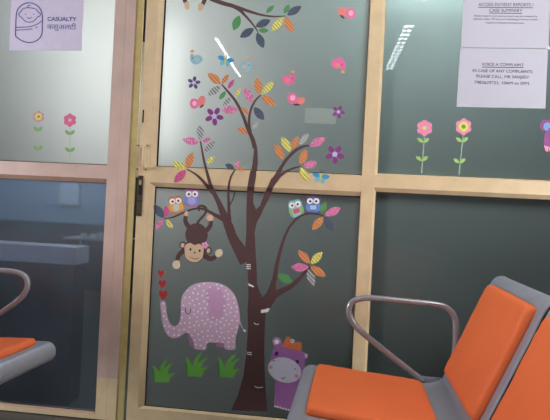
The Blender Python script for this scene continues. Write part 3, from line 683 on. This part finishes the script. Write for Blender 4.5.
# ------------------------------------------------------------------ elephant
el = sticker('elephant_sticker', 'lilac elephant sticker with white dots spraying red hearts', 'sticker', 210, 315)
E_ = lambda L: [(140+x/4.57, 260+y/4.57) for x, y in L]
lilac, lilac2 = vm('elephant_lilac', (200, 170, 204)), vm('elephant_lilac_shade', (194, 150, 196))
decal('leg', [poly(E_([(222, 330), (252, 340), (252, 394), (226, 392)]))], vm('elephant_far_leg', (164, 112, 160)), el, 1); decal('leg', [poly(E_([(346, 370), (392, 370), (386, 400), (350, 396)]))], vm('elephant_far_leg', (164, 112, 160)), el, 1)
out = [(186, 210), (190, 175), (204, 145), (232, 118), (270, 104), (315, 100), (360, 106), (400, 124), (430, 155), (446, 195), (455, 240), (456, 285), (446, 325), (438, 350), (436, 380), (434, 409),
       (388, 407), (386, 385), (370, 378), (320, 378), (304, 384), (301, 410), (250, 406), (246, 380), (234, 350), (222, 336), (205, 332), (185, 349), (155, 358), (128, 346), (110, 315), (100, 270), (95, 225), (94, 190), (117, 190), (120, 225), (127, 262), (138, 290), (155, 302), (172, 296), (184, 270), (187, 240)]
eb = decal('elephant_body', [poly(E_(out), 2)], lilac, el, 2)
decal('ear', [poly(E_([(300, 150), (335, 122), (372, 140), (392, 195), (380, 250), (350, 275), (318, 262), (312, 205)]), 4)], lilac2, el, 2.6)
decal('tail', [stroke([(239, 320, 1.2), (241.5, 326, 1), (244.6, 331, 1)])], lilac, el, 2.2); decal('tail_tuft', [poly([(243.4, 329.8), (245.6, 329.4), (246, 332), (243.6, 331.6)])], white, el, 2.4)
decal('eye', [line(E_([(208, 218), (211, 240), (221, 247), (230, 238), (231, 220)]), .7)], vm('ink', (40, 30, 40)), el, 3.4)
random.seed(3); dots = []
def inside(p, pg):
    c = False
    for i in range(len(pg)):
        a, b = pg[i-1], pg[i]
        if (a[1] > p[1]) != (b[1] > p[1]) and p[0] < (b[0]-a[0])*(p[1]-a[1])/(b[1]-a[1])+a[0]: c = not c
    return c
tries = 0
while len(dots) < 120 and tries < 9000:
    tries += 1; p = (random.uniform(95, 455), random.uniform(105, 405))
    if not all(inside((p[0]+dx, p[1]+dy), out) for dx, dy in ((6, 0), (-6, 0), (0, 6), (0, -6))): continue
    if (310 < p[0] < 385 and 135 < p[1] < 262) or (200 < p[0] < 238 and 205 < p[1] < 255): continue
    if all(math.hypot(p[0]-q[0], p[1]-q[1]) > 19 for q in dots): dots.append(p)
dp = decal('dot_pattern', [ell(140+x/4.57, 260+y/4.57, 1.0, 1.0, 0, 8) for x, y in dots], vm('dot_white', (238, 228, 240)), el, 3)
bm = bmesh.new(); bm.from_mesh(eb.data); n0 = len(bm.faces); bm.from_mesh(dp.data); bm.faces.ensure_lookup_table()
for f in bm.faces[n0:]: f.material_index = 1
eb.data.materials.append(dp.data.materials[0]); bm.to_mesh(eb.data); bm.free(); bpy.data.objects.remove(dp)
red = vm('heart_red', (176, 36, 42))
for cx, cy, s in ((161.2, 273.5, 3.0), (162.4, 284, 3.4), (163.2, 295, 4.0)):
    decal('heart', [poly([(cx+s*x, cy+s*y) for x, y in ((0, -.7), (.45, -1.2), (1.05, -.9), (1.05, -.1), (.2, 1.1), (-.2, 1.1), (-1.05, -.1), (-1.05, -.9), (-.45, -1.2))])], red, el, 2.5)

# ------------------------------------------------------------------ grass tufts
g1, g2 = vm('grass_green', (104, 186, 70)), vm('grass_dark', (52, 132, 78))
for i, (bx, by, tips, lab) in enumerate((
    (161.5, 381.8, ((152, 365), (167.4, 358.4), (173, 363), (175.4, 373)), 'green grass tuft sticker at the foot of the door, leftmost, under the elephant trunk'),
    (194.5, 376.2, ((185.2, 357), (202.4, 352.4), (208.5, 357.5), (209.4, 367)), 'green grass tuft sticker below the front legs of the elephant'),
    (226.5, 377, ((217.6, 357), (236.4, 353.6), (239.6, 358.6), (240.6, 369)), 'green grass tuft sticker between the elephant and the trunk'))):
    t = sticker('grass_tuft_sticker', lab, 'sticker', bx, by, 'grass tuft stickers')
    decal('blade', [stroke([(bx-4, by-1, 6), (bx-6.5, by-9, 4.5), (bx-8, by-17, .8)])], g2, t, 1)
    decal('blade', [stroke([(bx+1, by-3, 5), (bx+2, by-14, 4), (bx+4, by-21, 1)])], g2, t, 1.1)
    for k, (tx, ty) in enumerate(tips):
        sx = bx+(-3.5, -1, 2, 4.5)[k]; mx = sx+(tx-sx)*.35; my = by-(by-ty)*.68
        decal('blade', [stroke([(sx, by, 6), (mx, my, 4), (tx, ty, .6)])], g1, t, 2+.2*k)
    decal('tuft_base', [poly([(bx-6, by), (bx-6, by-7), (bx+6, by-8), (bx+7, by+.6)])], g1, t, 3)

# ------------------------------------------------------------------ hippo
hp_ = sticker('hippo_sticker', 'purple hippo sticker with an orange crown behind the seat end', 'sticker', 284, 380)
H_ = lambda L: [(265+x/4.67, 330+y/4.67) for x, y in L]
ph_, ph2 = vm('hippo_purple', (154, 98, 168)), vm('hippo_ear', (176, 132, 184)); muz = vm('muzzle', (196, 198, 224))
decal('hippo_body', [poly(H_([(48, 225), (45, 290), (42, 352), (60, 358), (118, 378), (124, 372), (150, 300), (168, 230)]))], ph_, hp_, 1)
for k in range(6): decal('claw', [ell(275+k*2.7, 406.2+k*.75, 1.1, 1, 0, 8)], white, hp_, 1.6)
for ex, ey, r in ((55, 55, 21), (186, 121, 15)):
    decal('ear', [ell(265+ex/4.67, 330+ey/4.67, r/4.67, r/4.67, 0, 18)], ph2, hp_, 1.2); decal('inner_ear', [ell(265+ex/4.67, 330+ey/4.67, r/9, r/9, 0, 14)], white, hp_, 1.5)
decal('head', [poly(H_([(38, 95), (60, 66), (100, 62), (150, 82), (184, 112), (186, 150), (175, 195), (150, 225), (40, 200), (26, 150)]), 3)], ph_, hp_, 2)
decal('crown', [poly(H_([(78, 76), (93, 48), (107, 26), (124, 48), (136, 62), (160, 54), (172, 60), (170, 98), (120, 90)]))], vm('crown_orange', (216, 112, 62)), hp_, 2.6)
decal('crown_gem', [ell(265+128/4.67, 330+52/4.67, 2, 2, 0, 12)], white, hp_, 3); decal('crown_gem', [ell(265+128/4.67, 330+52/4.67, 1.1, 1.1, 0, 12)], ph_, hp_, 3.5)
decal('muzzle', [ell(284.6, 370, 17, 12.4, 17)], muz, hp_, 3)
ink = vm('ink', (40, 30, 40))
for ex, ey in ((54, 110), (150, 150)): decal('eye', [ell(265+ex/4.67, 330+ey/4.67, 1.9, 2.4, 20, 12)], vm('hippo_eye', (74, 28, 84)), hp_, 2.5)
for ex, ey in ((41, 143), (141, 183)): decal('nostril', [line([(265+(ex-6)/4.67, 330+(ey+1)/4.67), (265+ex/4.67, 330+(ey-3)/4.67), (265+(ex+5)/4.67, 330+(ey+4)/4.67)], .6)], ink, hp_, 4)
for ex, ey in ((25, 172), (147, 215)): decal('cheek', [ell(265+ex/4.67, 330+ey/4.67, 1.9, 2, 0, 12)], vm('cheek_pink', (206, 130, 170)), hp_, 4)
decal('mouth', [line([(281.2, 377.4), (283, 378.8), (285, 377.4), (284.8, 376.6)], .6)], ink, hp_, 4)

# ------------------------------------------------------------------ flower stickers with stems
def flower(cx, cy, r, pet, cen, ring, lv, stem, label, group='tall flower stickers', pale=False):
    t = sticker('flower_sticker', label, 'sticker', cx, cy, group)
    lg = vm('leaf_light', (142, 184, 100)) if not pale else vm('leaf_mid', (112, 158, 92))
    if stem: decal('stem', [line([(cx-.1, cy+r*.8), stem], 0.9)], vm('stem_pale', (150, 178, 150)), t, 1)
    for k in range(6):
        a = R(60*k+30); decal('petal', [ell(cx+math.cos(a)*r*.6, cy+math.sin(a)*r*.6, r*.42, r*.42, 0, 14)], pet, t, 1.5+.05*k)
    decal('disc', [ell(cx, cy, r*.66, r*.66)], pet, t, 2)
    if ring: decal('ring', [ell(cx, cy, r*.6, r*.6)], ring, t, 2.5)
    decal('flower_centre', [ell(cx, cy, r*.26, r*.26, 0, 14)], cen, t, 3)
    for lx, ly in lv:
        for d in (-1, 1): decal('leaf', [leafloop(lx, ly+2.2, lx+d*r*.75, ly-2.4, 3.6)], lg, t, 2.2+.2*d)
fp, fy, fg = vm('flower_pink', (214, 122, 164)), vm('flower_yellow', (206, 204, 84)), vm('flower_green', (92, 140, 62))
flower(424.6, 128, 8, fp, fy, None, ((423.3, 140.4), (421.9, 158.8)), (421.6, 173.5), 'pink flower sticker on a stem, next to the mullion in the right pane')
flower(463.5, 126.7, 8.2, fp, fg, fy, ((462, 139.8), (459.5, 161)), (459, 174.8), 'pink flower sticker with a yellow middle below the notices')
flower(38.7, 116.7, 5.8, vm('flower_dusty', (190, 124, 140)), fg, fy, ((38.2, 129), (38.2, 148.2)), None, 'yellow flower sticker with pink rim on the left leaf, no stem', pale=True)
flower(70, 120.2, 6.6, vm('flower_magenta', (200, 84, 142)), vm('flower_sand', (204, 176, 110)), None, ((70, 132.6), (70, 149.8)), (70, 157.5), 'magenta flower sticker with a thin stem on the left leaf', pale=True)
# mouse-like creature at the right edge
t = sticker('mouse_sticker', 'purple round-eared mouse sticker cut by the right edge of the photo', 'sticker', 556, 138)
decal('ear', [ell(546.4, 125.6, 6.4, 6, 0)], pur, t, 1); decal('inner_ear', [ell(547.4, 126.6, 4, 4, 0)], vm('azure', (92, 140, 206)), t, 1.5)
decal('ear', [ell(566, 125.6, 6.4, 6, 0)], pur, t, 1); decal('inner_ear', [ell(566, 126.6, 4, 4, 0)], vm('azure', (92, 140, 206)), t, 1.5)
decal('mouse_body', [poly([(549, 128), (556, 124), (563, 128), (570, 145), (566, 152), (549, 152), (543.4, 145), (544, 136)])], pur, t, 2)
decal('foot', [poly([(543.6, 145), (549, 147), (547.5, 152), (545.5, 151)])], fp, t, 2.5); decal('belly', [ell(556, 149, 7, 5, 0)], lb_, t, 3)
# worn film patch
decal('film_residue', [poly([(305, 107.5), (336, 109), (335.6, 124), (304.6, 123)])], mat('residue', (190, 204, 196), .9, noise=.3, scale=200), dr, .6)
MATS['residue'].node_tree.nodes['Principled BSDF'].inputs['Alpha'].default_value = 0.28

# ------------------------------------------------------------------ notices
def text_mesh(body, size, m, x, z, y, parent, align='LEFT', sx=1.0, name='lettering', shear=0.0, rot=0.0, bold=0.0):
    cu = bpy.data.curves.new('txt', 'FONT'); cu.body = body; cu.size = size; cu.align_x = align; cu.shear = shear; cu.offset = bold
    to = bpy.data.objects.new('txt', cu); COL.objects.link(to)
    dg = bpy.context.evaluated_depsgraph_get(); me = bpy.data.meshes.new_from_object(to.evaluated_get(dg))
    bpy.data.objects.remove(to)
    me.transform(Matrix.Translation((x, y, z)) @ Matrix.Rotation(rot, 4, 'Y') @ Matrix.Rotation(R(90), 4, 'X') @ Matrix.Diagonal((sx, 1, 1, 1)))
    me.materials.clear(); me.materials.append(m); me.name = name
    o = bpy.data.objects.new(name, me); COL.objects.link(o)
    o.parent = parent; o.matrix_parent_inverse = Matrix.Translation(parent.location).inverted(); return o
paper = mat('notice_paper', (172, 174, 192), 0.6, noise=0.02, scale=4)
inkg = mat('print_grey', (44, 44, 56), 0.7)
def sheet(name, label, px, py, corners, m, th=0.0006, lay=1.5):
    t = sticker(name, label, 'sign', px, py)
    bm = bmesh.new(); q = [bp(*c) for c in corners]
    f = [bm.verts.new((x, YG-.0004*lay-th, z)) for x, z in q]; b = [bm.verts.new((x, YG-.0003, z)) for x, z in q]
    bm.faces.new(f); bm.faces.new(b[::-1])
    for k in range(4): bm.faces.new((f[k], b[k], b[(k+1) % 4], f[(k+1) % 4]))
    bobj('sheet', bm, m, t); return t
YT = YG-.0018
def centred(body, px, py, wpx, t, size, m=inkg, **k):
    k.pop('bold', None)
    if k.get('heavy'): k['bold'] = k.pop('heavy')
    """printed line centred at px, py; wpx is its width in photo units"""
    x, z = bp(px, py); x0, _ = bp(px-wpx/2, py); x1, _ = bp(px+wpx/2, py)
    o = text_mesh(body, size, m, 0, 0, 0, t, 'CENTER', **k)
    xs = [v.co.x for v in o.data.vertices]; wd = max(xs)-min(xs); s = (x1-x0)/wd
    zs = [v.co.z for v in o.data.vertices]; zc = (min(zs)+max(zs))/2; xc = (min(xs)+max(xs))/2
    for v in o.data.vertices: v.co = Vector(((v.co.x-xc)*s+x, YT, (v.co.z-zc)+z))
    return o
def rule(px0, py0, px1, py1, t, wd=.6, m=inkg):
    x0, z0 = bp(px0, py0); x1, z1 = bp(px1, py1); hw = .0045*wd/2
    bm = bmesh.new(); bm.faces.new([bm.verts.new(c) for c in ((x0, YT, z0-hw), (x1, YT, z1-hw), (x1, YT, z1+hw), (x0, YT, z0+hw))]); return bobj('underline', bm, m, t)
n1 = sheet('notice_sheet', 'white printed notice on patient reports, upper of the two taped sheets', 505, 24, [(464.5, -25), (551, -25), (548.5, 48.4), (461, 47.4)], paper)
n2 = sheet('notice_sheet', 'white printed complaint notice, lower of the two taped sheets', 502, 78, [(460.4, 48.2), (548, 49.2), (545.2, 108.6), (456.4, 106.8)], paper)
centred('ACCESS PATIENT REPORTS /', 505.6, 4.8, 55, n1, 0.020, bold=.0004); rule(478, 7.4, 533, 8.0, n1)
centred('CASE SUMMARY', 505.6, 10.6, 33, n1, 0.020, bold=.0004); rule(489, 13.2, 522, 13.6, n1)
centred('Patient reports and case summary may be accessed by', 505.4, 16.4, 63, n1, 0.010)
centred('patients within 72 hours of submitting a formal written', 505.2, 19.6, 64, n1, 0.010)
centred('request to hospital administration.', 505, 23.2, 39, n1, 0.010)
centred('VOICE A COMPLAINT', 502.6, 64.7, 42, n2, 0.018, bold=.0004); rule(482, 67.2, 523.6, 67.8, n2)
centred('IN CASE OF ANY COMPLAINTS,', 502.6, 71.4, 60.5, n2, 0.018, bold=.0002)
centred('PLEASE CALL, MR SANJEEV', 502.4, 77.2, 52.5, n2, 0.018, bold=.0002)
centred('7982629723, 10AM to 5PM.', 501.8, 83.2, 55.5, n2, 0.018, bold=.0002)
for cx, cy in ((547.8, 48.4),):
    bm = bmesh.new(); x, z = bp(cx, cy); add_box(bm, x-.006, x+.02, YG-.0022, YG-.0018, z-.004, z+.008); bobj('tape', bm, mat('clear_tape', (200, 204, 206), .3), n2)
# casualty sign
sg = sheet('casualty_sign', 'lilac-grey casualty sign with swaddled baby outline on the left leaf', 45, 25, [(12.2, -14), (84.6, -14), (81.6, 50.6), (9.4, 50.4)], mat('sign_board', (200, 194, 220), .45, noise=.02), th=.002, lay=.2)
blue = mat('sign_blue', (72, 82, 150), .6)
YT = YG-.0026
def outline(name, pts, wd=1.0, closed=False, sub=4):
    q = smooth_closed(pts, sub)+[] if closed else smooth_path(pts, sub)
    if closed: q = q+[q[0], q[1]]
    L, Q2 = [], []
    bm = bmesh.new(); pr = None
    for i, (x, y) in enumerate(q):
        a = q[max(0, i-1)]; b = q[min(len(q)-1, i+1)]; tx, ty = b[0]-a[0], b[1]-a[1]; l = math.hypot(tx, ty) or 1
        nx, ny = -ty/l*wd/2, tx/l*wd/2
        A = bp(x+nx, y+ny); B = bp(x-nx, y-ny); cur = (bm.verts.new((A[0], YT, A[1])), bm.verts.new((B[0], YT, B[1])))
        if pr: bm.faces.new((pr[0], cur[0], cur[1], pr[1]))
        pr = cur
    return bobj(name, bm, blue, sg)
S7 = lambda L: [(x/7, y/7) for x, y in L]
outline('baby_icon', S7([(112, 250), (113, 180), (116, 110), (128, 66), (160, 34), (205, 21), (252, 34), (285, 66), (298, 110), (298, 180), (296, 232), (280, 268), (245, 292), (202, 299), (160, 288), (128, 268)]), 1.1, True)
outline('baby_icon', S7([(205, 56), (165, 62), (148, 84), (134, 98), (142, 116), (154, 124), (176, 148), (208, 157), (240, 148), (264, 122), (280, 114), (285, 98), (270, 86), (250, 64)]), .9, True)
outline('baby_icon', S7([(196, 54), (197, 42), (208, 38), (217, 42)]), .8)
outline('baby_icon', S7([(190, 122), (208, 131), (226, 122)]), .8)
for ex in (182, 237): outline('baby_icon', S7([(ex-4, 102), (ex+4, 102)]), 1.1)
outline('baby_icon', S7([(116, 192), (160, 192), (210, 188), (260, 172), (296, 146)]), .9)
outline('baby_icon', S7([(116, 212), (170, 210), (230, 203)]), .9); outline('baby_icon', S7([(248, 195), (266, 190)]), .8)
centred('CASUALTY', 62.2, 19.2, 29, sg, 0.026, m=blue, heavy=.0007)
centred('\u0915\u0938\u0941\u0905\u0932\u091f\u0940', 61.8, 27.2, 29, sg, 0.034, m=blue)
